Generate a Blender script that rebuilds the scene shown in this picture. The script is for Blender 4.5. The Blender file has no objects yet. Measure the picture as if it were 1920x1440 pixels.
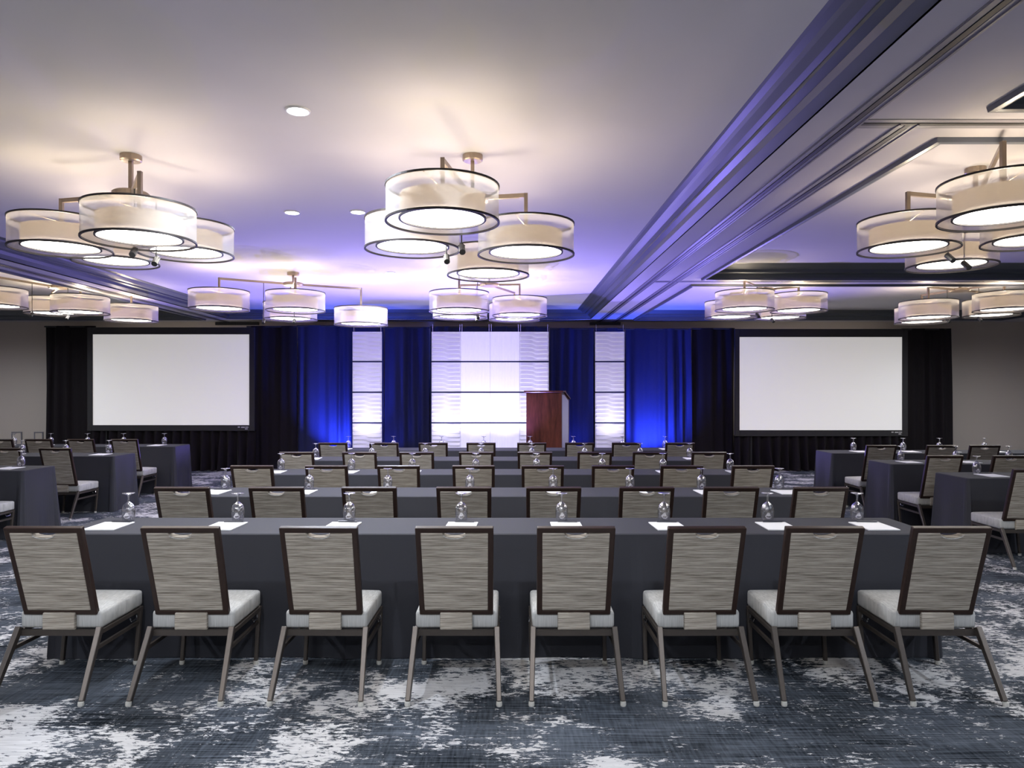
import bpy, bmesh, math, random
from mathutils import Vector, Matrix
random.seed(7)
PI = math.pi
scene = bpy.context.scene
COL = scene.collection

# ------------------------------------------------------------------ camera
F = 1340.0                      # focal length in pixels of the 1920x1440 frame
HE = 1.63                       # eye height
cam = bpy.data.cameras.new('camera')
cam.sensor_fit = 'HORIZONTAL'; cam.sensor_width = 36.0
cam.lens = F / 1920 * 36.0
cam.shift_x = 5 / 1920; cam.shift_y = 17 / 1920
cam.clip_start = 0.05; cam.clip_end = 100
camo = bpy.data.objects.new('camera', cam); COL.objects.link(camo)
camo.location = (0, 0, HE); camo.rotation_euler = (PI / 2, 0, 0)
scene.camera = camo

# ------------------------------------------------------------------ world, exposure
w = bpy.data.worlds.new('world'); scene.world = w; w.use_nodes = True
w.node_tree.nodes['Background'].inputs[0].default_value = (0.5, 0.5, 0.6, 1)
w.node_tree.nodes['Background'].inputs[1].default_value = 0.02
vs = scene.view_settings
vs.view_transform = 'Standard'; vs.look = 'None'; vs.gamma = 1.0; vs.use_curve_mapping = False
vs.exposure = 0.95
scene.cycles.max_bounces = 4
scene.cycles.diffuse_bounces = 3
scene.cycles.glossy_bounces = 3
scene.cycles.transparent_max_bounces = 8
scene.cycles.sample_clamp_indirect = 4.0
scene.cycles.adaptive_threshold = 0.04
scene.cycles.light_sampling_threshold = 0.04
scene.cycles.caustics_reflective = False
scene.cycles.caustics_refractive = False

P_BULB = 8.3                   # watts in every drum, above its diffuser
E_DIFF = 6.5                    # emission of the drum diffusers
P_DOWN = 95.0                   # recessed downlights, seen and added
P_BLUE = 360.0                  # blue drape uplights
P_WASH = 560.0                  # blue ceiling washers
P_PANEL = 21.0                  # white panel uplights
E_SCREEN = 0.20

# ------------------------------------------------------------------ dimensions
ZC = HE + 1.746                 # upper ceiling
ZS = HE + 1.58                  # soffit underside
DW = 15.85                      # back wall
XL, XR, DN = -13.0, 13.0, -7.0  # side walls, wall behind the camera

# ------------------------------------------------------------------ materials
def new_mat(name):
    m = bpy.data.materials.new(name); m.use_nodes = True
    nt = m.node_tree
    return m, nt, nt.nodes['Principled BSDF']
def plain(name, col, rough=0.5, metal=0.0, spec=0.5, noise=0.0, scale=20.0, bump=0.0):
    m, nt, b = new_mat(name)
    b.inputs['Roughness'].default_value = rough
    b.inputs['Metallic'].default_value = metal
    b.inputs['Specular IOR Level'].default_value = spec
    tc = nt.nodes.new('ShaderNodeTexCoord')
    n = nt.nodes.new('ShaderNodeTexNoise'); n.inputs['Scale'].default_value = scale; n.inputs['Detail'].default_value = 3
    nt.links.new(tc.outputs['Object'], n.inputs['Vector'])
    mx = nt.nodes.new('ShaderNodeMix'); mx.data_type = 'RGBA'
    k = noise
    mx.inputs[6].default_value = (*[c * (1 - k) for c in col], 1)
    mx.inputs[7].default_value = (*[min(1, c * (1 + k)) for c in col], 1)
    nt.links.new(n.outputs['Fac'], mx.inputs[0]); nt.links.new(mx.outputs[2], b.inputs['Base Color'])
    if bump:
        bp = nt.nodes.new('ShaderNodeBump'); bp.inputs['Strength'].default_value = bump; bp.inputs['Distance'].default_value = 0.004
        nt.links.new(n.outputs['Fac'], bp.inputs['Height']); nt.links.new(bp.outputs[0], b.inputs['Normal'])
    return m
def streak(name, c0, c1, scl, rough=0.9, bump=0.25, lo=0.36, hi=0.64):
    m, nt, b = new_mat(name)
    b.inputs['Roughness'].default_value = rough; b.inputs['Specular IOR Level'].default_value = 0.15
    tc = nt.nodes.new('ShaderNodeTexCoord'); mp = nt.nodes.new('ShaderNodeMapping')
    mp.inputs['Scale'].default_value = scl
    nt.links.new(tc.outputs['Object'], mp.inputs['Vector'])
    n = nt.nodes.new('ShaderNodeTexNoise'); n.inputs['Scale'].default_value = 1.0; n.inputs['Detail'].default_value = 4; n.inputs['Roughness'].default_value = 0.65
    nt.links.new(mp.outputs[0], n.inputs['Vector'])
    r = nt.nodes.new('ShaderNodeValToRGB'); r.color_ramp.elements[0].position = lo; r.color_ramp.elements[1].position = hi
    r.color_ramp.elements[0].color = (*c0, 1); r.color_ramp.elements[1].color = (*c1, 1)
    nt.links.new(n.outputs['Fac'], r.inputs[0]); nt.links.new(r.outputs[0], b.inputs['Base Color'])
    bp = nt.nodes.new('ShaderNodeBump'); bp.inputs['Strength'].default_value = bump; bp.inputs['Distance'].default_value = 0.003
    nt.links.new(n.outputs['Fac'], bp.inputs['Height']); nt.links.new(bp.outputs[0], b.inputs['Normal'])
    return m
def emitter(name, col, strength):
    m, nt, b = new_mat(name)
    b.inputs['Base Color'].default_value = (0.8, 0.8, 0.8, 1)
    b.inputs['Emission Color'].default_value = (*col, 1); b.inputs['Emission Strength'].default_value = strength
    b.inputs['Roughness'].default_value = 0.6
    return m
def carpet_mat():
    m, nt, b = new_mat('patterned_carpet')
    N, L = nt.nodes, nt.links
    b.inputs['Roughness'].default_value = 1.0; b.inputs['Specular IOR Level'].default_value = 0.05
    tc = N.new('ShaderNodeTexCoord')
    def noise(scl, detail, rough, loc=(0, 0, 0), dist=0.0):
        mp = N.new('ShaderNodeMapping'); mp.inputs['Scale'].default_value = scl; mp.inputs['Location'].default_value = loc
        L.new(tc.outputs['Object'], mp.inputs['Vector'])
        n = N.new('ShaderNodeTexNoise'); n.inputs['Scale'].default_value = 1.0
        n.inputs['Detail'].default_value = detail; n.inputs['Roughness'].default_value = rough; n.inputs['Distortion'].default_value = dist
        L.new(mp.outputs[0], n.inputs['Vector']); return n.outputs['Fac']
    def math_(op, a, c):
        x = N.new('ShaderNodeMath'); x.operation = op
        for i, v in enumerate((a, c)):
            if isinstance(v, (int, float)): x.inputs[i].default_value = v
            else: L.new(v, x.inputs[i])
        return x.outputs[0]
    def ramp(v, p0, p1, c0=(0, 0, 0), c1=(1, 1, 1)):
        r = N.new('ShaderNodeValToRGB'); e = r.color_ramp.elements
        e[0].position = p0; e[1].position = p1; e[0].color = (*c0, 1); e[1].color = (*c1, 1)
        L.new(v, r.inputs[0]); return r.outputs[0]
    def mix(f, a, c):
        x = N.new('ShaderNodeMix'); x.data_type = 'RGBA'; L.new(f, x.inputs[0])
        for i, v in ((6, a), (7, c)):
            if isinstance(v, tuple): x.inputs[i].default_value = (*v, 1)
            else: L.new(v, x.inputs[i])
        return x.outputs[2]
    big = noise((0.95, 1.15, 1), 2, 0.5, (3.1, 7.7, 0), 0.4)
    mid = noise((3.0, 3.4, 1), 4, 0.6, (1.7, 2.2, 0), 0.6)
    rag = noise((17, 46, 1), 5, 0.75, (0, 0, 0), 0.5)
    s = math_('ADD', math_('MULTIPLY', big, 0.455), math_('ADD', math_('MULTIPLY', mid, 0.43), math_('MULTIPLY', rag, 0.62)))
    mask = ramp(s, 0.786, 0.802)
    st = noise((2.6, 120, 1), 3, 0.65)
    st2 = noise((70, 8, 1), 2, 0.5)
    tone = noise((0.8, 2.2, 1), 3, 0.55, (9, 4, 0))
    dk = ramp(math_('ADD', math_('MULTIPLY', st, 0.7), math_('ADD', math_('MULTIPLY', st2, 0.25), math_('MULTIPLY', tone, 0.45))),
              0.57, 0.86, (0.007, 0.009, 0.012), (0.115, 0.132, 0.160))
    wh = ramp(noise((6, 80, 1), 3, 0.5), 0.3, 0.7, (0.46, 0.455, 0.46), (0.62, 0.61, 0.61))
    L.new(mix(mask, dk, wh), b.inputs['Base Color'])
    pile = noise((420, 420, 420), 2, 0.6)
    bp = N.new('ShaderNodeBump'); bp.inputs['Strength'].default_value = 0.4; bp.inputs['Distance'].default_value = 0.004
    L.new(pile, bp.inputs['Height']); L.new(bp.outputs[0], b.inputs['Normal'])
    return m
def sheer_mat(name, alpha, col, trans):
    m = bpy.data.materials.new(name); m.use_nodes = True
    nt = m.node_tree; N, L = nt.nodes, nt.links
    N.remove(N['Principled BSDF']); out = N['Material Output']
    tc = N.new('ShaderNodeTexCoord'); mp = N.new('ShaderNodeMapping'); mp.inputs['Scale'].default_value = (30, 30, 400)
    L.new(tc.outputs['Object'], mp.inputs[0])
    n = N.new('ShaderNodeTexNoise'); n.inputs['Scale'].default_value = 1; L.new(mp.outputs[0], n.inputs['Vector'])
    mc = N.new('ShaderNodeMix'); mc.data_type = 'RGBA'
    mc.inputs[6].default_value = (*[c * 0.94 for c in col], 1); mc.inputs[7].default_value = (*col, 1)
    L.new(n.outputs['Fac'], mc.inputs[0])
    d = N.new('ShaderNodeBsdfDiffuse'); t = N.new('ShaderNodeBsdfTranslucent'); tp = N.new('ShaderNodeBsdfTransparent')
    L.new(mc.outputs[2], d.inputs[0]); L.new(mc.outputs[2], t.inputs[0])
    a = N.new('ShaderNodeMixShader'); a.inputs[0].default_value = trans; L.new(d.outputs[0], a.inputs[1]); L.new(t.outputs[0], a.inputs[2])
    c = N.new('ShaderNodeMixShader'); c.inputs[0].default_value = alpha; L.new(tp.outputs[0], c.inputs[1]); L.new(a.outputs[0], c.inputs[2])
    L.new(c.outputs[0], out.inputs[0])
    return m
def glass_mat():
    m = bpy.data.materials.new('clear_glass'); m.use_nodes = True
    nt = m.node_tree; N, L = nt.nodes, nt.links
    N.remove(N['Principled BSDF']); out = N['Material Output']
    lw = N.new('ShaderNodeLayerWeight'); lw.inputs[0].default_value = 0.42
    tp = N.new('ShaderNodeBsdfTransparent'); tp.inputs[0].default_value = (0.95, 0.96, 0.97, 1)
    g = N.new('ShaderNodeBsdfGlossy'); g.inputs['Roughness'].default_value = 0.06; g.inputs[0].default_value = (0.95, 0.95, 1, 1)
    mm = N.new('ShaderNodeMath'); mm.operation = 'MULTIPLY_ADD'; mm.inputs[1].default_value = 0.75; mm.inputs[2].default_value = 0.27
    L.new(lw.outputs['Facing'], mm.inputs[0])
    x = N.new('ShaderNodeMixShader'); L.new(mm.outputs[0], x.inputs[0]); L.new(tp.outputs[0], x.inputs[1]); L.new(g.outputs[0], x.inputs[2])
    L.new(x.outputs[0], out.inputs[0])
    return m

M = {}
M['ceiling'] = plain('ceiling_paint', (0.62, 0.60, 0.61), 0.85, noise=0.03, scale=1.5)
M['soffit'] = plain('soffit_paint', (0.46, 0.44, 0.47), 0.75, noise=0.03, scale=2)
M['crown'] = plain('crown_paint', (0.085, 0.095, 0.11), 0.42, noise=0.05, scale=3)
M['bead'] = plain('dark_bead_paint', (0.10, 0.11, 0.14), 0.35, noise=0.05)
M['track'] = plain('track_black', (0.012, 0.012, 0.014), 0.5, noise=0.2)
M['track_rail'] = plain('track_rail_grey', (0.20, 0.19, 0.22), 0.45, noise=0.1)
M['wall'] = plain('taupe_wallcovering', (0.52, 0.455, 0.40), 0.8, noise=0.06, scale=60, bump=0.1)
M['carpet'] = carpet_mat()
M['cloth'] = plain('charcoal_tablecloth', (0.033, 0.034, 0.043), 0.75, spec=0.35, noise=0.08, scale=300, bump=0.1)
M['fabric_back'] = streak('taupe_streaked_fabric', (0.165, 0.142, 0.115), (0.54, 0.49, 0.42), (5, 5, 250))
M['fabric_seat'] = streak('seat_streaked_fabric', (0.30, 0.30, 0.29), (0.52, 0.52, 0.51), (190, 22, 5), lo=0.25, hi=0.7)
M['espresso'] = plain('espresso_frame', (0.030, 0.017, 0.013), 0.38, spec=0.35, noise=0.3, scale=40)
M['bronze'] = plain('bronze_tube', (0.095, 0.080, 0.070), 0.38, 0.6, noise=0.12, scale=25)
M['glide'] = plain('pale_glide', (0.55, 0.54, 0.50), 0.35, noise=0.1)
M['chrome'] = plain('chrome', (0.75, 0.75, 0.77), 0.15, 1.0, noise=0.05)
M['nickel'] = plain('warm_nickel', (0.36, 0.29, 0.23), 0.36, 0.7, noise=0.08)
M['ring'] = plain('dark_trim_ring', (0.035, 0.028, 0.026), 0.5, noise=0.2)
M['sheer'] = sheer_mat('sheer_organza', 0.46, (0.90, 0.88, 0.86), 0.5)
M['shade'] = sheer_mat('linen_inner_shade', 1.0, (0.52, 0.45, 0.375), 0.20)
M['diffuser'] = emitter('lit_diffuser', (1.0, 0.95, 0.86), E_DIFF)
M['downlight'] = emitter('lit_downlight', (0.95, 0.96, 1.0), 9.0)
M['white_trim'] = plain('white_trim', (0.75, 0.75, 0.76), 0.5, noise=0.03)
M['black_metal'] = plain('black_metal', (0.02, 0.02, 0.022), 0.45, noise=0.2)
M['drape'] = plain('black_velour_drape', (0.018, 0.015, 0.017), 0.95, spec=0.1, noise=0.2, scale=90, bump=0.2)
M['blue_lit_drape'] = plain('black_velour_blue_light', (0.030, 0.034, 0.085), 0.9, spec=0.1, noise=0.2, scale=90, bump=0.2)  # same black fabric, with the blue uplighting put into its colour
M['screen'] = emitter('lit_screen', (1.0, 0.96, 0.90), E_SCREEN)
M['screen_frame'] = plain('screen_frame_black', (0.028, 0.026, 0.026), 0.7, noise=0.15)
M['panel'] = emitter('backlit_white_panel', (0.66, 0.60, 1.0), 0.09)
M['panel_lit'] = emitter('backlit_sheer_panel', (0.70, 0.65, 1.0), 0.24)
M['mahogany'] = streak('mahogany', (0.040, 0.013, 0.009), (0.115, 0.036, 0.022), (9, 9, 1.3), 0.3, 0.05)
M['pale_panel'] = plain('pale_laminate', (0.55, 0.56, 0.66), 0.4, noise=0.03)
M['paper'] = plain('white_paper', (0.82, 0.82, 0.83), 0.8, noise=0.02)
M['pen'] = plain('pen_black', (0.02, 0.02, 0.03), 0.3, noise=0.1)
M['glass'] = glass_mat()
M['stage_skirt'] = plain('stage_black', (0.015, 0.015, 0.017), 0.9, noise=0.2)
M['mark'] = plain('pale_print', (0.55, 0.53, 0.52), 0.7, noise=0.05)

# ------------------------------------------------------------------ mesh helpers
def mesh_obj(name, verts, faces, mat, parent=None, smooth=False, bevel=0.0, seg=1, loc=(0, 0, 0)):
    me = make_mesh(name, verts, faces, mat, smooth, bevel, seg)
    return link(name, me, parent, loc)
def make_mesh(name, verts, faces, mat, smooth=False, bevel=0.0, seg=1):
    me = bpy.data.meshes.new(name)
    me.from_pydata([tuple(v) for v in verts], [], faces)
    bm = bmesh.new(); bm.from_mesh(me)
    bmesh.ops.recalc_face_normals(bm, faces=bm.faces)
    if bevel:
        ed = [e for e in bm.edges if len(e.link_faces) == 2 and e.calc_face_angle(0) > 0.5]
        bmesh.ops.bevel(bm, geom=ed, offset=bevel, segments=seg, profile=0.5, affect='EDGES')
    for f in bm.faces: f.smooth = smooth
    bm.to_mesh(me); bm.free()
    me.materials.append(M[mat] if isinstance(mat, str) else mat)
    return me
def link(name, me, parent=None, loc=(0, 0, 0)):
    o = bpy.data.objects.new(name, me); COL.objects.link(o); o.location = loc
    if parent: o.parent = parent
    return o
def empty(name, loc=(0, 0, 0), rz=0.0):
    o = bpy.data.objects.new(name, None); COL.objects.link(o); o.location = loc; o.rotation_euler = (0, 0, rz)
    o.empty_display_size = 0.1
    return o
def tag(o, label, cat, group=None):
    o['label'] = label; o['category'] = cat
    if group: o['group'] = group
    return o
def struct(o): o['kind'] = 'structure'; return o
BOXF = [(0, 1, 2, 3), (7, 6, 5, 4), (0, 4, 5, 1), (1, 5, 6, 2), (2, 6, 7, 3), (3, 7, 4, 0)]
def box_v(x0, x1, y0, y1, z0, z1):
    return [(x0, y0, z0), (x1, y0, z0), (x1, y1, z0), (x0, y1, z0), (x0, y0, z1), (x1, y0, z1), (x1, y1, z1), (x0, y1, z1)]
class MB:
    def __init__(s): s.v = []; s.f = []
    def add(s, v, f):
        n = len(s.v); s.v += [tuple(p) for p in v]; s.f += [tuple(i + n for i in q) for q in f]; return s
    def box(s, *a): return s.add(box_v(*a), BOXF)
    def bar(s, p, q, w, h=None, up=(0, 0, 1), w1=None, h1=None):
        p, q = Vector(p), Vector(q); h = h or w; w1 = w1 or w; h1 = h1 or h
        d = (q - p).normalized(); u = Vector(up)
        if abs(d.dot(u)) > 0.95: u = Vector((0, 1, 0))
        a = d.cross(u).normalized(); b = a.cross(d).normalized()
        v = [p + a * i * w / 2 + b * j * h / 2 for i, j in ((-1, -1), (1, -1), (1, 1), (-1, 1))]
        v += [q + a * i * w1 / 2 + b * j * h1 / 2 for i, j in ((-1, -1), (1, -1), (1, 1), (-1, 1))]
        return s.add(v, BOXF)
    def lathe(s, prof, n=24, c=(0, 0, 0), closed=False):
        v = []; f = []; m = len(prof)
        for r, z in prof:
            for k in range(n):
                t = 2 * PI * k / n; v.append((c[0] + r * math.cos(t), c[1] + r * math.sin(t), c[2] + z))
        for i in range(m if closed else m - 1):
            for k in range(n):
                a, b_ = i * n + k, i * n + (k + 1) % n
                j = ((i + 1) % m) * n
                f.append((a, b_, j + (k + 1) % n, j + k))
        return s.add(v, f)
    def disc(s, r, z, n=24, c=(0, 0, 0)):
        return s.add([(c[0] + r * math.cos(2 * PI * k / n), c[1] + r * math.sin(2 * PI * k / n), c[2] + z) for k in range(n)], [tuple(range(n))])
    def tube(s, pts, r, n=8):
        for p, q in zip(pts[:-1], pts[1:]):
            p, q = Vector(p), Vector(q); d = (q - p).normalized()
            u = Vector((0, 0, 1)) if abs(d.z) < 0.9 else Vector((0, 1, 0))
            a = d.cross(u).normalized(); b = a.cross(d)
            v = [c + (a * math.cos(2 * PI * k / n) + b * math.sin(2 * PI * k / n)) * r for c in (p, q) for k in range(n)]
            f = [(k, (k + 1) % n, n + (k + 1) % n, n + k) for k in range(n)] + [tuple(range(n)), tuple(range(2 * n - 1, n - 1, -1))]
            s.add(v, f)
        return s
    def mesh(s, name, mat, **k): return make_mesh(name, s.v, s.f, mat, **k)
    def obj(s, name, mat, parent=None, loc=(0, 0, 0), **k): return mesh_obj(name, s.v, s.f, mat, parent, loc=loc, **k)
def copy_tree(o, parent=None):
    c = o.copy(); COL.objects.link(c); c.parent = parent
    for ch in list(o.children): copy_tree(ch, c)
    return c
def lamp(kind, name, loc, power, col, size=0.05, parent=None, target=None, angle=None, blend=0.5):
    l = bpy.data.lights.new(name, kind); l.energy = power; l.color = col
    if kind in ('POINT', 'SPOT'): l.shadow_soft_size = size
    if kind == 'SPOT': l.spot_size = math.radians(angle); l.spot_blend = blend
    o = bpy.data.objects.new(name, l); COL.objects.link(o); o.location = loc
    if target is not None:
        d = Vector(target) - Vector(loc); o.rotation_euler = d.to_track_quat('-Z', 'Y').to_euler()
    if parent: o.parent = parent
    return o

# ------------------------------------------------------------------ room shell
struct(MB().box(XL - 0.1, XR + 0.1, DN - 0.1, DW + 0.1, -0.1, 0).obj('floor', 'carpet'))
struct(MB().box(XL - 0.1, XR + 0.1, DN - 0.1, DW + 0.1, ZC, ZC + 0.1).obj('ceiling', 'ceiling'))
struct(MB().box(XL, XR, DW, DW + 0.1, 0, ZC).obj('wall_back', 'wall'))
struct(MB().box(XL, XR, DN - 0.1, DN, 0, ZC).obj('wall_front', 'wall'))
struct(MB().box(XL - 0.1, XL, DN, DW, 0, ZC).obj('wall_left', 'wall'))
struct(MB().box(XR, XR + 0.1, DN, DW, 0, ZC).obj('wall_right', 'wall'))
struct(MB().box(XL, XR, DW - 0.015, DW, 0, 0.12).obj('baseboard_back', 'espresso'))

C_X0, C_X1, C_D0, C_D1 = -6.0, 1.74, -5.5, 15.23         # centre coffer opening at the soffit level
R_X0, R_X1 = 2.69, 10.5
L_X0, L_X1 = -12.4, -6.53
R_BAYS = [(-1.6, 3.906), (4.46, 9.8), (10.43, 15.23)]
L_BAYS = [(-5.5, 4.2), (4.75, 15.23)]
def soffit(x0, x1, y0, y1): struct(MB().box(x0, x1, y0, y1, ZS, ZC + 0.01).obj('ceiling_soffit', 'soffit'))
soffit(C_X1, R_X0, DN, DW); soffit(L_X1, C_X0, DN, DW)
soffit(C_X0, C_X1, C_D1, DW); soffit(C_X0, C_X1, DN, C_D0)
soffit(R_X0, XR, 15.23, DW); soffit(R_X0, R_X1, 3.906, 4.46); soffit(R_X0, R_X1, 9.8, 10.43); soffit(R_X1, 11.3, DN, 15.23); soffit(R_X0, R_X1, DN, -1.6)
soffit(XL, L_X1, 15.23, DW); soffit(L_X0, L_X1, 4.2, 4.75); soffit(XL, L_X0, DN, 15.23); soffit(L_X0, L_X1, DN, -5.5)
TN = [0]
def trim(mb, mat, **k):
    TN[0] += 1
    return struct(mb.obj('trim_%d' % TN[0], mat, **k))
def ring_sweep(x0, x1, y0, y1, prof):
    mb = MB(); v = []; n = len(prof)
    for o, z in prof: v += [(x0 + o, y0 + o, z), (x1 - o, y0 + o, z), (x1 - o, y1 - o, z), (x0 + o, y1 - o, z)]
    f = [(i * 4 + k, i * 4 + (k + 1) % 4, (i + 1) * 4 + (k + 1) % 4, (i + 1) * 4 + k) for i in range(n - 1) for k in range(4)]
    return mb.add(v, f)
R = ZC - ZS
CROWN = [(0.0, ZS), (0.0, ZS + 0.012), (0.055, ZS + 0.05), (0.075, ZS + 0.085), (0.14, ZS + 0.090), (0.145, ZS + 0.105), (0.19, ZS + 0.115),
         (0.235, ZS + 0.140), (0.255, ZS + 0.155), (0.30, ZC - 0.006), (0.32, ZC)]
trim(ring_sweep(C_X0, C_X1, C_D0, C_D1, CROWN), 'crown')
SCROWN = [(0.0, ZS), (0.02, ZS + 0.05), (0.09, ZS + 0.06), (0.11, ZS + 0.10), (0.20, ZC - 0.01), (0.22, ZC)]
BEAD = [(0.0, ZS), (0.0, ZS - 0.028), (-0.02, ZS - 0.034), (-0.045, ZS - 0.030), (-0.05, ZS)]
for a, b in R_BAYS:
    trim(ring_sweep(R_X0, R_X1, a, b, SCROWN), 'crown'); trim(ring_sweep(R_X0, R_X1, a, b, BEAD), 'bead')
for a, b in L_BAYS:
    trim(ring_sweep(L_X0, L_X1, a, b, SCROWN), 'crown'); trim(ring_sweep(L_X0, L_X1, a, b, BEAD), 'bead')
def track(p, q):
    x0, y0 = p; x1, y1 = q
    if x0 == x1:
        trim(MB().box(x0 - 0.015, x0 + 0.015, y0, y1, ZS - 0.006, ZS + 0.01), 'track')
        r = MB()
        for s in (-1, 1):
            r.box(x0 + s * 0.045 - 0.022, x0 + s * 0.045 + 0.022, y0, y1, ZS - 0.004, ZS + 0.01)
            r.box(x0 + s * 0.055 - 0.006, x0 + s * 0.055 + 0.006, y0, y1, ZS - 0.010, ZS + 0.01)
        trim(r, 'track_rail')
    else:
        trim(MB().box(x0, x1, y0 - 0.015, y0 + 0.015, ZS - 0.0055, ZS + 0.01), 'track')
        r = MB()
        for s in (-1, 1): r.box(x0, x1, y0 + s * 0.045 - 0.022, y0 + s * 0.045 + 0.022, ZS - 0.0035, ZS + 0.01)
        trim(r, 'track_rail')
track((2.0, DN), (2.0, DW - 0.02)); track((2.345, 4.19), (2.345, DW - 0.02))
track((2.06, 4.19), (R_X1, 4.19)); track((2.06, 10.13), (R_X1, 10.13)); track((-6.26, DN), (-6.26, DW - 0.02))
# pockets where the partition tracks meet the back wall
for x0, x1 in ((1.78, 2.46), (-6.5, -5.55)):
    trim(MB().box(x0, x1, DW - 0.06, DW - 0.001, ZS - 0.075, ZS - 0.012), 'track')
# two framed panels on the back wall at the left
for x0, x1, l in ((-11.03, -10.80, 'small framed wall plate at the far left, nearer the picture edge'), (-10.53, -10.33, 'small framed wall plate beside the left black drape')):
    t = tag(empty('wall_plate', (x0, DW, 0.35)), l, 'wall plate', 'wall plates on the taupe wall')
    wd = x1 - x0
    MB().box(0, wd, -0.012, -0.001, 0, 0.40).obj('plate', 'wall', t)
    fr = MB().box(0, 0.02, -0.022, -0.001, 0, 0.42).box(wd - 0.02, wd, -0.022, -0.001, 0, 0.42).box(0.02, wd - 0.02, -0.022, -0.001, 0.40, 0.42)
    fr.obj('frame', 'track_rail', t)

# ------------------------------------------------------------------ recessed downlights
DL_SEEN = [((-1.306, 4.414), 'recessed round downlight nearest the viewer, above the left of centre'),
           ((-2.097, 6.90), 'recessed downlight right of the near left chandelier, left of a pair'),
           ((-1.458, 6.88), 'recessed downlight of the pair beside the near centre chandelier'),
           ((-1.723, 10.35), 'farthest small recessed downlight between the two far chandeliers')]
# unseen downlights added for brightness, behind and above the viewer and in side bays
DL_FILL = [(-4.2, 0.6), (-1.4, 0.6), (0.6, 0.6), (-4.2, -2.6), (-1.4, -2.6), (0.6, -2.6), (5.0, 1.2), (8.0, 1.2), (-8.0, 1.5), (-10.5, 1.5),
           (5.0, 2.9), (-8.0, 3.2), (-10.6, 12.8), (9.75, 12.4), (-11.0, 10.0), (9.8, 8.9)]
def downlight(x, y, z, lab):
    t = tag(empty('downlight', (x, y, z)), lab, 'downlight', 'recessed ceiling downlights')
    link('lens', DLM[0], t); link('trim_ring', DLM[1], t)
    lamp('SPOT', 'downlight_lamp', (0, 0, -0.03), P_DOWN, (0.82, 0.89, 1.0), 0.05, t, None, 165, 0.6)
DLM = (MB().disc(0.066, -0.006).mesh('lens', 'downlight'), MB().lathe([(0.064, -0.004), (0.066, -0.010), (0.074, -0.008), (0.078, 0.0)]).mesh('trim_ring', 'white_trim'))
for (x, y), lab in DL_SEEN: downlight(x, y, ZC, lab)
for x, y in DL_FILL: downlight(x, y, ZC, 'added recessed downlight outside the picture, brightening the room from out of view')

# ------------------------------------------------------------------ chandeliers
def hh(x, y, D): pass
def drum_meshes(dia, h):
    r = dia / 2; ri = r * 0.76
    hi0, hi1 = 0.020, h * 0.74
    g = {}
    g['outer'] = MB().lathe([(r, 0), (r, h)], 48).mesh('drum_shade', 'sheer', smooth=True)
    g['inner'] = MB().lathe([(ri, hi0), (ri, hi1)], 40).mesh('inner_shade', 'shade', smooth=True)
    g['blocker'] = MB().disc(ri - 0.008, hi0 + 0.016, 40).mesh('glow_blocker', 'white_trim')  # added opaque disc, blocks the diffuser's upward glow from the ceiling
    g['diff'] = MB().disc(ri - 0.006, hi0 + 0.004, 40).mesh('diffuser', 'diffuser')
    k = 0.006
    def rg(rr, z): return MB().lathe([(rr - k, z - k), (rr + k, z - k), (rr + k, z + k), (rr - k, z + k)], 48, closed=True).mesh('trim_ring', 'ring')
    g['rt'] = rg(r, h); g['rb'] = rg(r, 0); g['ri'] = rg(ri, hi0)
    sp = MB()
    for a in range(3):
        t = a * 2 * PI / 3 + 0.3
        sp.tube([(0, 0, h - 0.01), (r * math.cos(t), r * math.sin(t), h - 0.01)], 0.003, 6)
    sp.tube([(0, 0, 0.05), (0, 0, h)], 0.006, 6)
    g['spider'] = sp.mesh('spider', 'nickel')
    return g
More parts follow.
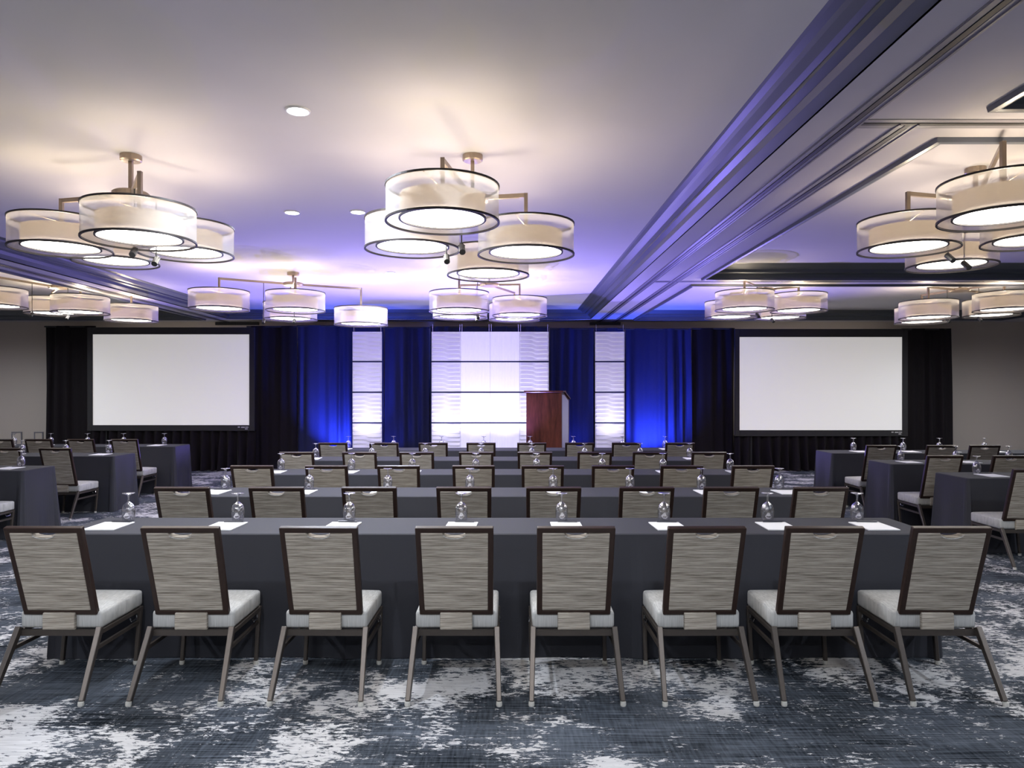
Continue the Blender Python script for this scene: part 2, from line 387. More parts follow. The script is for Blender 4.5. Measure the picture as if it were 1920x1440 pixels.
def chandelier(hub, arm_h, drums, dia, lab, heads=((0, 0.75), (2, 0.8)), seed=0):
    """hub (x, y); drums [(x, y, bottom height above the eye)]; arm_h above the eye"""
    hx, hy = hub; h = dia * 0.315
    t = tag(empty('drum_chandelier', (hx, hy, ZC)), lab, 'chandelier', 'four-drum chandeliers')
    g = drum_meshes(dia, h)
    s = dia / 0.79
    MB().lathe([(0.0001, -0.045), (0.075 * s, -0.045), (0.085 * s, -0.038), (0.085 * s, 0)], 24).obj('canopy', 'nickel', t)
    za = HE + arm_h - ZC
    MB().box(-0.013, 0.013, -0.013, 0.013, za, -0.04).obj('stem', 'nickel', t)
    MB().lathe([(0.0001, -0.022), (0.13 * s, -0.022), (0.145 * s, -0.012), (0.145 * s, 0.012), (0.13 * s, 0.022), (0.0001, 0.022)], 28, (0, 0, za)).obj('hub', 'nickel', t)
    ends = []
    for i, (x, y, zb) in enumerate(drums):
        dx, dy = x - hx, y - hy; z0 = HE + zb - ZC
        ar = MB().bar((0, 0, za), (dx, dy, za), 0.022, 0.030)
        ar.box(dx - 0.013, dx + 0.013, dy - 0.013, dy + 0.013, z0 + h - 0.01, za + 0.015)
        ar.obj('arm', 'nickel', t)
        d = link('drum_shade', g['outer'], t, (dx, dy, z0))
        for nm, k in (('inner_shade', 'inner'), ('diffuser', 'diff'), ('glow_blocker', 'blocker'), ('trim_ring', 'rt'), ('trim_ring', 'rb'), ('trim_ring', 'ri'), ('spider', 'spider')):
            link(nm, g[k], d)
        lamp('POINT', 'bulb', (dx, dy, z0 + h * 0.62), P_BULB * s * s, (1.0, 0.84, 0.62), 0.045, t)
        ends.append((dx, dy))
    for i, fr in heads:
        px, py = ends[i][0] * fr * 0.55, ends[i][1] * fr * 0.55
        zb = HE + min(d[2] for d in drums) - ZC
        hd = MB().tube([(px, py, za), (px, py, zb + 0.02)], 0.005, 6)
        hd.tube([(px - 0.025, py, zb + 0.01), (px + 0.025, py, zb + 0.01)], 0.004, 6)
        hd.tube([(px, py + 0.015, zb + 0.01), (px + 0.01, py - 0.05, zb - 0.045)], 0.022, 10)
        hd.obj('spot_head', 'black_metal', t)
    return t
chandelier((-2.78, 5.25), 1.455, [(-2.45, 4.74, 1.01), (-3.39, 5.41, 1.085), (-2.52, 5.58, 1.08), (-3.47, 6.31, 1.15)], 0.69,
           'large four-drum chandelier hanging nearest on the left')
chandelier((-0.27, 5.25), 1.43, [(-0.41, 4.39, 1.05), (0.12, 5.17, 1.0), (-0.71, 5.25, 1.055), (-0.18, 6.08, 1.0)], 0.69,
           'large four-drum chandelier hanging nearest in the centre')
chandelier((-3.13, 10.35), 1.575, [(-3.99, 9.83, 1.15), (-2.24, 10.8, 1.03), (-2.94, 9.83, 1.13), (-3.34, 10.9, 1.12)], 0.79,
           'far left chandelier with two drums spread wide on long arms')
chandelier((-0.29, 10.4), 1.575, [(-0.67, 9.54, 1.09), (0.15, 10.38, 1.12), (-0.72, 10.45, 1.10), (0.08, 11.26, 1.15)], 0.79,
           'far centre chandelier in front of the white panels')
chandelier((-6.9, 10.95), 1.62, [(-6.54, 10.9, 1.22), (-6.16, 11.65, 1.17), (-7.17, 9.95, 1.20), (-7.35, 11.5, 1.27)], 0.79,
           'chandelier in the left bay cut by the picture edge')
chandelier((3.62, 5.55), 1.50, [(3.0, 5.38, 1.08), (2.97, 4.3, 1.05), (3.77, 6.1, 1.08), (3.9, 5.3, 1.12)], 0.69,
           'near right chandelier cut by the right picture edge')
chandelier((3.9, 10.9), 1.575, [(3.29, 10.0, 1.16), (4.29, 10.6, 1.21), (4.43, 11.7, 1.22), (3.5, 11.3, 1.19)], 0.79,
           'far right chandelier above the right projection screen')
chandelier((7.0, 11.1), 1.60, [(6.33, 10.8, 1.13), (6.75, 11.7, 1.15), (7.2, 10.4, 1.20), (7.75, 11.5, 1.24)], 0.79,
           'farthest right chandelier near the bare taupe wall')

# two unseen chandeliers added above and behind the viewer to light the near ceiling
for cx_, lab_ in ((-2.9, 'added four-drum fill chandelier behind the viewer on the left'), (-0.1, 'added four-drum fill chandelier behind the viewer in the centre')):
    chandelier((cx_, -0.1), 1.45, [(cx_ + 0.3, -0.65, 1.03), (cx_ - 0.5, -0.1, 1.06), (cx_ + 0.45, 0.12, 1.05), (cx_ - 0.3, 0.75, 1.03)], 0.69, lab_)

# ------------------------------------------------------------------ stage, panels, drapes, screens
st = tag(empty('stage_platform', (-0.45, 13.3, 0)), 'low black stage platform behind the farthest centre table', 'stage')
MB().box(-3.2, 3.2, -0.85, 1.05, 0.36, 0.40).obj('deck', 'stage_skirt', st)
sk = MB(); n = 160; v = []
for i in range(n + 1):
    x = -3.19 + 6.38 * i / n; v += [(x, -0.86 - 0.012 * math.sin(i * 1.9), 0.365), (x, -0.87 - 0.022 * math.sin(i * 1.9), 0)]
sk.add(v, [(2 * i, 2 * i + 1, 2 * i + 3, 2 * i + 2) for i in range(n)]).obj('skirt', 'stage_skirt', st, smooth=True)
for x in (-3.1, 0, 3.1):
    for y in (-0.75, 0.95): MB().box(x - 0.03, x + 0.03, y - 0.03, y + 0.03, 0, 0.36).obj('leg', 'black_metal', st)

PD = 14.1; PW = 0.575; PP = 0.604
def relief(vertical):
    nu, nv = (20, 63) if not vertical else (56, 4)
    v = []
    for j in range(nv + 1):
        for i in range(nu + 1):
            u, t = i / nu, j / nv
            if vertical:
                d = 0.006 * (0.5 + 0.5 * math.sin(u * 2 * PI * 9))
            else:
                sft = 1 / (1 + math.exp(-(u - 0.5) * 36))
                ph = t * 7 + 0.5 * sft
                a = 1 - 0.85 * math.exp(-((u - 0.5) / 0.16) ** 2)
                fr = ph % 1.0
                d = 0.034 * a * (fr / 0.22 if fr < 0.22 else (1 - fr) / 0.78)
                d *= min(1, t * 30, (1 - t) * 30) * min(1, u * 30, (1 - u) * 30)
            v.append((u * PW, -d, t * 0.575))
    f = [(j * (nu + 1) + i, j * (nu + 1) + i + 1, (j + 1) * (nu + 1) + i + 1, (j + 1) * (nu + 1) + i) for j in range(nv) for i in range(nu)]
    mb = MB().add(v, f); mb.box(0, PW, 0.004, 0.03, 0, 0.575)
    return mb
ME_REL = relief(False).mesh('panel', 'panel', smooth=False)
ME_VER = relief(True).mesh('panel', 'panel_lit', smooth=True)
cols = [(661, False, 'single column of white wave-relief panels, left of the stage'), (809, False, 'leftmost wave-relief column of the bright central panel wall'),
        (864, True, 'left smooth glowing panel column in the central panel wall'), (919, True, 'right smooth glowing panel column in the central panel wall'),
        (974, False, 'wave-relief panel column behind the wooden podium'), (1116, False, 'single column of white wave-relief panels, right of the podium')]
ptop = HE + 115 / F * PD
for px, ver, lab in cols:
    x0 = (px - 955) / F * PD + (0.002 if px > 661 else 0)
    t = tag(empty('panel_column', (x0, PD, 0.4)), lab, 'panel column', 'white stage panel columns')
    for k in range(4):
        link('panel', ME_VER if ver else ME_REL, t, (0, 0, ptop - 0.4 - 0.575 - k * PP))
    for k in range(3):
        MB().box(0.0, PW, -0.004, 0.022, ptop - 0.4 - 0.575 - k * PP - 0.026, ptop - 0.4 - 0.575 - k * PP - 0.004).obj('divider', 'blue_lit_drape', t)
    for xx in (0.02, PW - 0.02):
        MB().tube([(xx, 0.02, 0), (xx, 0.02, 0.03)], 0.012, 6).obj('foot', 'black_metal', t)
        MB().tube([(xx, 0.02, ptop - 0.4), (xx, 0.03, ptop - 0.4 + 0.15)], 0.004, 6).obj('hanging_wire', 'chrome', t)

def par_can(loc, target, power, col, angle, lab, r=0.06, blend=0.6):
    t = tag(empty('uplight', loc), lab, 'stage light', 'floor uplights behind the tables')
    d = (Vector(target) - Vector(loc)).normalized()
    c = Vector((0, 0, 0.11))
    MB().tube([c - d * 0.07, c + d * 0.05], r, 16).obj('can', 'black_metal', t)
    MB().box(-r - 0.012, -r - 0.004, -0.02, 0.02, 0, 0.12).box(r + 0.004, r + 0.012, -0.02, 0.02, 0, 0.12).box(-r - 0.012, r + 0.012, -0.03, 0.03, 0, 0.008).obj('yoke', 'black_metal', t)
    lc = Vector(loc) + c + d * 0.075
    l = lamp('SPOT', 'uplight_lamp', lc, power, col, 0.03, None, target, angle, blend)
for px, lab in ((690, 'left single panel column'), (836, 'leftmost central column'), (893, 'left smooth column'), (946, 'right smooth column'), (1003, 'column behind the podium'), (1143, 'right single panel column')):
    x = (px - 955) / F * PD
    k = 0.8 if px in (893, 946) else 1.0
    par_can((x, PD - 0.50, 0.4), (x, PD + 0.02, 2.3), P_PANEL * k, (0.80, 0.76, 1.0), 115, 'small white uplight at the foot of the ' + lab, 0.05, 1.0)
BLUE = (0.05, 0.10, 1.0)
for x, lab in ((-3.6, 'blue-lit drape left of the left panel column'), (2.95, 'blue-lit drape right of the right panel column'),
               (-2.55, 'dark drape left of the central panel wall'), (1.35, 'dark drape right of the podium'), (3.35, 'outer edge of the right blue-lit drape')):
    k = {-3.6: 1.0, 2.95: 1.0, -2.55: 0.06, 1.35: 0.11, 3.35: 0.3}[x]
    par_can((x, 14.80, 0.0), (x, 15.2, 1.35), P_BLUE * k, BLUE, 105, 'blue floor uplight washing the ' + lab, blend=1.0)
VIO = (0.30, 0.24, 1.0)
for x in (-4.4, -1.7, 0.15, 3.7):
    par_can((x, 12.9 if -3.5 < x < 2.6 else 13.6, 0.4 if -3.5 < x < 2.6 else 0), (x * 0.95, 11.1, 3.4), P_WASH * (0.8 if abs(x) > 3 else 1.0), VIO, 112 if abs(x) > 3 else 100,
            'violet ceiling washer at %s of the stage' % {-4.4: 'the left side', -1.7: 'the left half', 0.15: 'the right half', 3.7: 'the right side'}[x], blend=1.0)

DD = 15.3
def X(px, D=DD): return (px - 955) / F * D
def drape(px0, px1, mat, lab, top_px=614, D=DD, amp=0.06, pitch=0.21, seed=0, flare=0.0):
    rnd = random.Random(seed)
    x0, x1 = X(px0, D) + 0.006, X(px1, D) - 0.006; wd = x1 - x0
    zt = HE + (737 - top_px) / F * D
    n = max(12, int(wd / 0.025)); rows = 9
    ph = []; p = rnd.random() * 6
    for i in range(n + 1):
        p += 2 * PI * (wd / n) / (pitch * (0.7 + 0.6 * rnd.random())); ph.append(p)
    am = [amp * (0.55 + 0.45 * math.sin(i * 0.11 + seed)) for i in range(n + 1)]
    v = []
    for j in range(rows + 1):
        t = j / rows; z = zt * (1 - t) + 0.01
        for i in range(n + 1):
            u = i / n
            x = x0 + wd * u + flare * t * (u - 0.5) * 2 + 0.012 * math.sin(ph[i] * 0.5 + t * 1.5)
            y = am[i] * (0.35 + 0.75 * min(1, t * 2.5)) * math.sin(ph[i] + 0.35 * math.sin(t * 2.2 + i * 0.05)) + 0.03 * math.sin(ph[i] * 0.33 + t)
            v.append((x, D + y, z))
    N1 = n + 1
    f = [(j * N1 + i, j * N1 + i + 1, (j + 1) * N1 + i + 1, (j + 1) * N1 + i) for j in range(rows) for i in range(n)]
    t = tag(empty('stage_drape', ((x0 + x1) / 2, D, 0)), lab, 'drape', 'pipe and drape along the back wall')
    o = MB().add([(a - (x0 + x1) / 2, b - D, c) for a, b, c in v], f).obj('curtain', mat, t, smooth=True)
    MB().tube([(-wd / 2, 0.0, zt - 0.005), (wd / 2, 0.0, zt - 0.005)], 0.016, 8).obj('rod', 'black_metal', t)
    return t
drape(83, 180, 'drape', 'narrow black drape left of the left projection screen', 612, seed=1, flare=0.05)
drape(462, 556, 'drape', 'black drape right of the left projection screen', 612, seed=2)
drape(556, 664, 'blue_lit_drape', 'drape lit bright blue, left of the left panel column', 611, seed=3)
drape(664, 720, 'blue_lit_drape', 'narrow black drape tinted with blue light behind the left panel column', 613, seed=4)
drape(720, 806, 'blue_lit_drape', 'dark drape tinted with blue light between the left column and the central panels', 614, seed=5, amp=0.045)
drape(806, 1030, 'blue_lit_drape', 'wide black drape tinted with blue light behind the central panel wall', 613, seed=6)
drape(1030, 1114, 'blue_lit_drape', 'black drape tinted with blue light between the podium and the right panel column', 616, seed=7, amp=0.045)
drape(1114, 1172, 'blue_lit_drape', 'narrow black drape tinted with blue light behind the right panel column', 616, seed=8)
drape(1172, 1296, 'blue_lit_drape', 'drape lit bright blue, right of the right panel column', 617, seed=9)
drape(1296, 1378, 'drape', 'black drape left of the right projection screen', 616, seed=10)
drape(1690, 1783, 'drape', 'narrow black drape right of the right projection screen', 617, seed=11, flare=0.03)

def proj_screen(ix0, ix1, iy0, iy1, ox0, ox1, oy0, oy1, lab, seed):
    D = 14.95
    def P(px): return (px - 955) / F * D
    def Z(py): return HE + (737 - py) / F * D
    cx = P((ix0 + ix1) / 2)
    t = tag(empty('projection_screen', (cx, D, 0)), lab, 'projection screen', 'projection screens beside the stage')
    a0, a1, b0, b1 = P(ix0) - cx, P(ix1) - cx, Z(iy1), Z(iy0)
    o0, o1, p0, p1 = P(ox0) - cx, P(ox1) - cx, Z(oy1), Z(oy0)
    MB().box(a0 - 0.01, a1 + 0.01, -0.006, 0.004, b0 - 0.01, b1 + 0.01).obj('screen_surface', 'screen', t)
    for nm, q in (('frame_rail', (o0, a0, p0, p1)), ('frame_rail', (a1, o1, p0, p1)), ('frame_rail', (a0, a1, p0, b0)), ('frame_rail', (a0, a1, b1, p1))):
        MB().box(q[0], q[1], -0.03, 0.02, q[2], q[3]).obj(nm, 'screen_frame', t, bevel=0.006)
    # maker's mark on the lower rail
    mk = MB()
    for x, wd, z, hgt in ((-0.235, 0.045, -0.030, 0.022), (-0.165, 0.075, -0.032, 0.024), (-0.08, 0.065, -0.032, 0.020), (-0.085, 0.055, -0.068, 0.020)):
        mk.box(a1 + x, a1 + x + wd, -0.0325, -0.029, b0 + z - hgt, b0 + z)
    mk.obj('printed_mark', 'mark', t)
    for x in (o0 + 0.35, o1 - 0.35):
        MB().box(x - 0.03, x + 0.03, 0.03, 0.07, 0, p0 + 0.3).box(x - 0.03, x + 0.03, -0.05, 0.30, 0, 0.03).obj('leg', 'black_metal', t)
    # gathered skirt under the screen
    rnd = random.Random(seed); n = 130; rows = 7; v = []; p = 0
    ph = []
    for i in range(n + 1):
        p += 2 * PI * (o1 - o0) / n / (0.20 * (0.6 + 0.8 * rnd.random())); ph.append(p)
    for j in range(rows + 1):
        s = j / rows
        for i in range(n + 1):
            u = i / n
            v.append((o0 + (o1 - o0) * u + 0.03 * s * math.sin(ph[i] * 0.6), 0.02 + (0.04 + 0.09 * s) * math.sin(ph[i] + s * math.sin(i * 0.2)) , (p0 + 0.01) * (1 - s) + 0.008))
    f = [(j * (n + 1) + i, j * (n + 1) + i + 1, (j + 1) * (n + 1) + i + 1, (j + 1) * (n + 1) + i) for j in range(rows) for i in range(n)]
    MB().add(v, f).obj('skirt', 'drape', t, smooth=True)
proj_screen(174.5, 468, 627, 797, 165, 478, 614, 808, 'blank white projection screen on the left, skirted in black', 21)
proj_screen(1386, 1691, 632, 806.5, 1377, 1701, 617, 818, 'blank white projection screen on the right, skirted in black', 22)

# ------------------------------------------------------------------ podium
pt = tag(empty('podium', (0.70, 13.0, 0.4), math.radians(-20)), 'dark mahogany podium with a pale side, standing before the central panels', 'podium')
PH = 1.24; pw = 0.33
MB().box(-pw, pw, -0.25, -0.225, 0.0, PH).obj('front_panel', 'mahogany', pt, bevel=0.003)
for s in (-1, 1):
    xs = s * pw
    sd = MB()
    pr = [(-0.225, 0), (0.25, 0), (0.25, PH - 0.13), (-0.10, PH), (-0.225, PH)]
    x0, x1 = (xs - 0.02, xs) if s > 0 else (xs, xs + 0.02)
    v = [(x0, y, z) for y, z in pr] + [(x1, y, z) for y, z in pr]
    k = len(pr)
    sd.add(v, [tuple(range(k)), tuple(range(2 * k - 1, k - 1, -1))] + [(i, (i + 1) % k, k + (i + 1) % k, k + i) for i in range(k)])
    so = sd.obj('side_panel', 'mahogany', pt)
    xi0, xi1 = (xs, xs + 0.004) if s > 0 else (xs - 0.004, xs)
    pr2 = [(-0.22, 0.03), (0.19, 0.03), (0.19, PH - 0.15), (-0.09, PH - 0.04), (-0.22, PH - 0.04)]
    v = [(xi0, y, z) for y, z in pr2] + [(xi1, y, z) for y, z in pr2]
    MB().add(v, [tuple(range(k)), tuple(range(2 * k - 1, k - 1, -1))] + [(i, (i + 1) % k, k + (i + 1) % k, k + i) for i in range(k)]).obj('inlay', 'pale_panel', so)
MB().box(-pw - 0.035, pw + 0.035, -0.285, -0.08, PH, PH + 0.032).obj('top_ledge', 'mahogany', pt, bevel=0.006)
MB().bar((0, -0.09, PH + 0.012), (0, 0.27, PH - 0.115), 2 * pw + 0.05, 0.024).obj('reading_top', 'mahogany', pt)
MB().box(-pw + 0.02, pw - 0.02, -0.22, 0.2, 0.55, 0.57).obj('shelf', 'mahogany', pt)
MB().box(-pw - 0.01, pw + 0.01, -0.262, 0.25, 0, 0.06).obj('plinth', 'mahogany', pt, bevel=0.004)

# ------------------------------------------------------------------ chair (prototype)
def build_chair():
    t = empty('banquet_chair')
    ang = math.atan2(0.155, 0.505)
    L = math.hypot(0.155, 0.505)
    def BK(u, v, w):      # back plane: u across, v up along the back, w = towards the rear
        return (u, -v * math.sin(ang) - w * math.cos(ang), 0.415 + v * math.cos(ang) - w * math.sin(ang))
    W0, W1 = 0.202, 0.208; b = 0.030; th = 0.016
    def loop(inset, w):
        return [BK(-W0 + inset, inset * 0.9, w), BK(W0 - inset, inset * 0.9, w), BK(W1 - inset, L - inset, w), BK(-W1 + inset, L - inset, w)]
    v = loop(0, th) + loop(b, th) + loop(b, -th) + loop(0, -th)
    f = []
    for a in range(4):
        for k in range(4):
            c = (a + 1) % 4
            f.append((a * 4 + k, a * 4 + (k + 1) % 4, c * 4 + (k + 1) % 4, c * 4 + k))
    mesh_obj('back_frame', v, f, 'espresso', t, bevel=0.005, seg=2)
    # upholstered pad with the hand-hold notch
    ins = b - 0.002; nr, dp = 0.062, 0.030
    out = [(-W0 + ins, ins), (W0 - ins, ins), (W1 - ins, L - ins)]
    for k in range(9):
        a = PI * k / 8
        out.append((nr * math.cos(a), L - ins - dp * math.sin(a) ** 0.8 if 0 < k < 8 else L - ins))
    out.append((-W1 + ins, L - ins))
    n = len(out)
    v = [BK(u, q, 0.018) for u, q in out] + [BK(u, q, -0.024) for u, q in out]
    f = [tuple(range(n)), tuple(range(2 * n - 1, n - 1, -1))] + [(i, (i + 1) % n, n + (i + 1) % n, n + i) for i in range(n)]
    pad = mesh_obj('back_pad', v, f, 'fabric_back', t, bevel=0.006, seg=2)
    # piping round the hand-hold
    pts = [BK(nr * math.cos(PI * k / 10), L - ins - dp * math.sin(PI * k / 10) ** 0.8 - 0.003, 0.018) for k in range(1, 10)]
    MB().tube(pts, 0.0022, 6).obj('hand_hold_piping', 'fabric_seat', pad)
    # fabric tab joining back and seat
    v = []
    for y, z in ((-0.030, 0.425), (-0.034, 0.39), (-0.034, 0.335), (-0.016, 0.326), (-0.010, 0.34), (-0.008, 0.425)):
        v += [(-0.088, y, z), (0.088, y, z)]
    f = [(2 * i, 2 * i + 1, 2 * i + 3, 2 * i + 2) for i in range(5)] + [(10, 11, 1, 0), (0, 2, 4, 6, 8, 10), (11, 9, 7, 5, 3, 1)]
    mesh_obj('back_tab', v, f, 'fabric_back', t, bevel=0.003)
    # seat cushion, a little domed
    v = []; nx, ny = 6, 6
    for zz in (0, 1):
        for j in range(ny + 1):
            for i in range(nx + 1):
                u, q = i / nx, j / ny
                dome = 0.014 * (1 - (2 * u - 1) ** 4) * (1 - (2 * q - 1) ** 4)
                v.append((-0.226 + 0.452 * u, -0.006 + 0.436 * q, (0.428 + dome) if zz else 0.332))
    S = (nx + 1) * (ny + 1)
    f = [(z * S + j * (nx + 1) + i, z * S + j * (nx + 1) + i + 1, z * S + (j + 1) * (nx + 1) + i + 1, z * S + (j + 1) * (nx + 1) + i) for z in (0, 1) for j in range(ny) for i in range(nx)]
    rim = [i for i in range(nx + 1)] + [(j) * (nx + 1) + nx for j in range(1, ny + 1)] + [ny * (nx + 1) + i for i in range(nx - 1, -1, -1)] + [j * (nx + 1) for j in range(ny - 1, 0, -1)]
    f += [(rim[k], rim[(k + 1) % len(rim)], S + rim[(k + 1) % len(rim)], S + rim[k]) for k in range(len(rim))]
    mesh_obj('seat_cushion', v, f, 'fabric_seat', t, bevel=0.016, seg=2, smooth=True)
    MB().bar((-0.225, -0.012, 0.314), (0.225, -0.012, 0.314), 0.024, 0.032).bar((-0.222, 0.41, 0.318), (0.222, 0.41, 0.318), 0.024)\
        .bar((-0.222, -0.01, 0.319), (-0.222, 0.41, 0.319), 0.022).bar((0.222, -0.01, 0.319), (0.222, 0.41, 0.319), 0.022).obj('seat_frame', 'bronze', t)
    for s in (-1, 1):
        MB().bar((s * 0.222, -0.02, 0.345), (s * 0.238, -0.215, 0.02), 0.030, 0.036, w1=0.025, h1=0.028).obj('leg', 'bronze', t, bevel=0.003)
        MB().bar((s * 0.222, 0.405, 0.335), (s * 0.222, 0.355, 0.02), 0.025, 0.028, w1=0.022, h1=0.024).obj('leg', 'bronze', t, bevel=0.003)
        MB().bar((s * 0.226, -0.085, 0.245), (s * 0.222, 0.405, 0.245), 0.014, 0.020).obj('stretcher', 'bronze', t)
        for q in ((s * 0.239, -0.222), (s * 0.222, 0.353)):
            MB().lathe([(0.0001, 0), (0.014, 0), (0.016, 0.006), (0.015, 0.022), (0.0001, 0.022)], 10, (q[0], q[1], 0.0)).obj('glide', 'glide', t)
        x = s * 0.236
        MB().tube([(s * 0.232, 0.27, 0.300), (x, 0.275, 0.282), (x, 0.335, 0.282), (s * 0.232, 0.34, 0.300)], 0.004, 6).obj('ganging_clip', 'chrome', t)
    return t
chair_proto = build_chair()
used = [False]
def chair(x, d_top, lab, grp, rz=0.0):
    t = chair_proto if not used[0] else copy_tree(chair_proto)
    used[0] = True
    t.location = (x, d_top + 0.155, 0); t.rotation_euler = (0, 0, rz)
    tag(t, lab, 'chair', grp)
    return t

# ------------------------------------------------------------------ goblet, pad, pen prototypes
def build_goblet():
    t = empty('water_goblet')
    MB().lathe([(0.036, 0.0), (0.040, 0.03), (0.0425, 0.06), (0.041, 0.085), (0.033, 0.108), (0.018, 0.122), (0.007, 0.130)], 20).obj('bowl', 'glass', t, smooth=True)
    MB().lathe([(0.007, 0.130), (0.0055, 0.145), (0.006, 0.162), (0.0085, 0.176)], 12).obj('stem', 'glass', t, smooth=True)
    MB().lathe([(0.0085, 0.176), (0.026, 0.183), (0.040, 0.187), (0.040, 0.189), (0.0001, 0.190)], 20).obj('foot', 'glass', t, smooth=True)
    return t
gob = build_goblet(); gused = [False]
def goblet(x, y, z, lab, grp):
    t = gob if not gused[0] else copy_tree(gob)
    gused[0] = True; t.location = (x, y, z); tag(t, lab, 'goblet', grp)
PADM = MB().box(-0.10, 0.10, -0.135, 0.135, 0, 0.007).mesh('notepad', 'paper', bevel=0.001)
PENM = MB().tube([(-0.07, 0, 0.005), (0.06, 0, 0.005)], 0.0048, 8).tube([(0.06, 0, 0.005), (0.072, 0, 0.005)], 0.0025, 8).mesh('pen', 'pen')
def pad(x, y, z, lab, grp, plab):
    o = link('notepad', PADM, None, (x, y, z)); tag(o, lab, 'notepad', grp)
    o.rotation_euler = (0, 0, random.uniform(-0.05, 0.05))
    p = link('pen', PENM, None, (x + 0.02, y + 0.118, z + 0.0075)); tag(p, plab, 'pen', 'pens on the notepads')
    p.rotation_euler = (0, 0, random.uniform(-0.12, 0.04))

# ------------------------------------------------------------------ draped tables
TZ = 0.76; TDEP = 0.57
def draped_table(x0, x1, yf, lab, grp, seed=0, joints=()):
    rnd = random.Random(seed)
    cx = (x0 + x1) / 2; wd = x1 - x0
    t = tag(empty('draped_table', (cx, yf + TDEP / 2, 0)), lab, 'table', grp)
    a, b = wd / 2, TDEP / 2
    # outline walked round with rounded corners
    pts = []; r = 0.03; stp = 0.035
    def edge(p, q, nrm):
        n = max(2, int(math.hypot(q[0] - p[0], q[1] - p[1]) / stp))
        for i in range(n): 
            s = i / n; pts.append((p[0] + (q[0] - p[0]) * s, p[1] + (q[1] - p[1]) * s, nrm[0], nrm[1], 0.0))
    def corner(c, a0):
        for i in range(5):
            an = a0 + PI / 2 * i / 5
            pts.append((c[0] + r * math.cos(an), c[1] + r * math.sin(an), math.cos(an), math.sin(an), 1.0))
    edge((-a + r, -b), (a - r, -b), (0, -1)); corner((a - r, -b + r), -PI / 2)
    edge((a, -b + r), (a, b - r), (1, 0)); corner((a - r, b - r), 0)
    edge((a - r, b), (-a + r, b), (0, 1)); corner((-a + r, b - r), PI / 2)
    edge((-a, b - r), (-a, -b + r), (-1, 0)); corner((-a + r, -b + r), PI)
    n = len(pts); rows = 8; v = []
    p1, p2 = rnd.random() * 6, rnd.random() * 6
    for j in range(rows + 1):
        s = j / rows
        z = TZ - 0.006 - (TZ - 0.010) * s
        for i, (x, y, nx, ny, c) in enumerate(pts):
            end = abs(nx) > 0.5
            wv = 0.010 * math.sin(x * 3.1 + p1) + 0.007 * math.sin(x * 7.7 + p2) if not end else 0.014 * math.sin(y * 17 + p1)
            for jx in joints:
                wv += 0.018 * math.exp(-((x + cx - jx) / 0.035) ** 2) * (1 if not end else 0)
            o = s * (0.030 + wv + 0.030 * c) + 0.004 * (1 - s)
            v.append((x + nx * o, y + ny * o, max(z, 0.004)))
    f = [(j * n + i, j * n + (i + 1) % n, (j + 1) * n + (i + 1) % n, (j + 1) * n + i) for j in range(rows) for i in range(n)]
    base = len(v)
    v += [(x * (1 - 0.004 / a), y * (1 - 0.004 / b), TZ) for x, y, *_ in pts]
    f += [(base + i, base + (i + 1) % n, (i + 1) % n, i) for i in range(n)] + [tuple(base + i for i in range(n))]
    MB().add(v, f).obj('tablecloth', 'cloth', t, smooth=False)
    MB().box(-a + 0.01, a - 0.01, -b + 0.01, b - 0.01, TZ - 0.030, TZ - 0.008).obj('tabletop', 'mahogany', t)
    for i in range(4):
        x = -a + 0.15 + (wd - 0.3) * i / 3
        for y in (-b + 0.08, b - 0.08): MB().tube([(x, y, 0.0), (x, y, TZ - 0.03)], 0.013, 8).obj('leg', 'bronze', t)
    return t

ROWN = ['the nearest centre row', 'the second nearest centre row', 'the middle centre row', 'the fourth centre row', 'the farthest centre row']
ORD8 = ['leftmost', 'second from left', 'third from left', 'fourth from left', 'fourth from right', 'third from right', 'second from right', 'rightmost']
CH = [[82, 338, 598, 852, 1080, 1325, 1547, 1785], [341, 518, 692, 870, 1038, 1213, 1372, 1539], [472, 612, 747, 888, 1018, 1150, 1279, 1412],
      [556, 674, 781, 893, 1003, 1115, 1219, 1330], [624, 720, 812, 902, 997, 1087, 1175, 1275]]
GL = [[241, 446, 655, 865, 1053, 1245, 1439, 1607], [423, 580, 727, 881, 1037, 1181, 1315, 1461], [527, 659, 773, 892, 1006, 1129, 1243, 1369],
      [592, 697, 797, 902, 997, 1096, 1200, 1293], [653, 738, 828, 907, 994, 1075, 1167, 1247]]
ROW_D = [3.79, 5.39, 6.99, 8.59, 10.2]
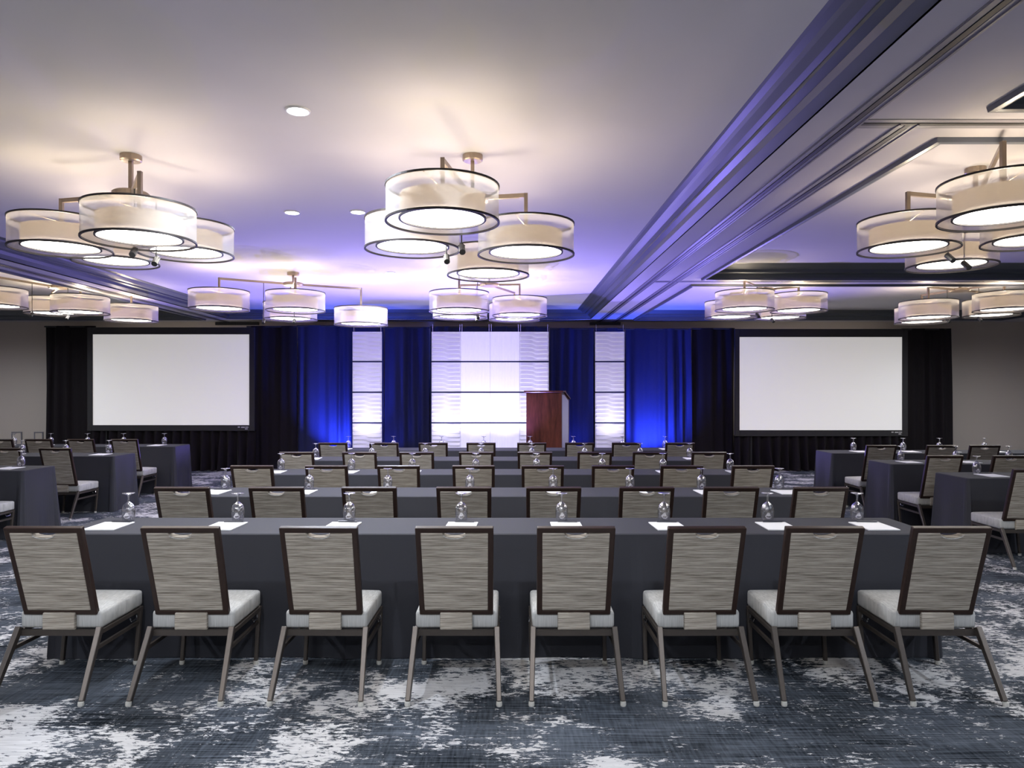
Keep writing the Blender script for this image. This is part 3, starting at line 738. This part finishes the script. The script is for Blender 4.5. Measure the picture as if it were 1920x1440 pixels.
for r in range(5):
    d = ROW_D[r]; yf = d + 0.63
    draped_table(-2.82, 2.64, yf, 'long table under charcoal cloth in ' + ROWN[r], 'centre block draped tables', 30 + r, (-1.0, 0.82))
    for i in range(8):
        chair((CH[r][i] - 955) / F * d, d, 'taupe upholstered banquet chair, %s in %s' % (ORD8[i], ROWN[r]), 'centre block chairs', random.uniform(-0.015, 0.015))
        gy = yf + 0.45; gx = (GL[r][i] - 955) / F * gy
        goblet(gx, gy, TZ, 'upturned water goblet, %s on the table of %s' % (ORD8[i], ROWN[r]), 'centre block goblets')
        pad(gx + random.uniform(-0.02, 0.02), yf + 0.235, TZ, 'white notepad, %s on the table of %s' % (ORD8[i], ROWN[r]), 'centre block notepads',
            'black pen on the notepad, %s in %s' % (ORD8[i], ROWN[r]))
OA = ['nearest the aisle', 'second from the aisle', 'third from the aisle', 'fourth from the aisle', 'fifth from the aisle']
def side_block(side, name, xe, xo, dists, chairs, glasses):
    for k, d in enumerate(dists):
        yf = d + 0.63
        rn = 'the %s %s-block table' % (name[k], side)
        lo, hi = (xo, xe) if side == 'left' else (xe, xo)
        draped_table(lo, hi, yf, 'dark draped table, %s in the %s block' % (name[k], side), side + ' block draped tables', 50 + k + (10 if side == 'right' else 0))
        for i, x in enumerate(chairs[k]):
            chair(x, d, 'taupe banquet chair %s at %s' % (OA[i], rn), side + ' block chairs', random.uniform(-0.02, 0.02))
        for i, x in enumerate(glasses[k]):
            gy = yf + 0.45
            goblet(x, gy, TZ, 'upturned water goblet %s on %s' % (OA[i], rn), side + ' block goblets')
            pad(x + random.uniform(-0.02, 0.02), yf + 0.235, TZ, 'white notepad %s on %s' % (OA[i], rn), side + ' block notepads', 'black pen %s on %s' % (OA[i], rn))
NM = ['nearest', 'middle', 'farthest']
side_block('left', NM, -5.45, -9.2, [7.38, 9.22, 11.0], [[-5.73], [-5.86, -6.52], [-5.93, -6.6, -7.25, -7.85]],
           [[-5.78], [-5.77, -6.39, -7.02], [-5.83, -6.52, -7.13, -7.75, -8.37]])
side_block('right', NM, 4.68, 8.6, [6.66, 8.12, 9.72], [[4.90], [4.95, 5.70], [5.06, 5.88, 6.47]],
           [[5.06], [5.04, 5.75, 6.43], [5.2, 5.95, 6.5, 7.18]])
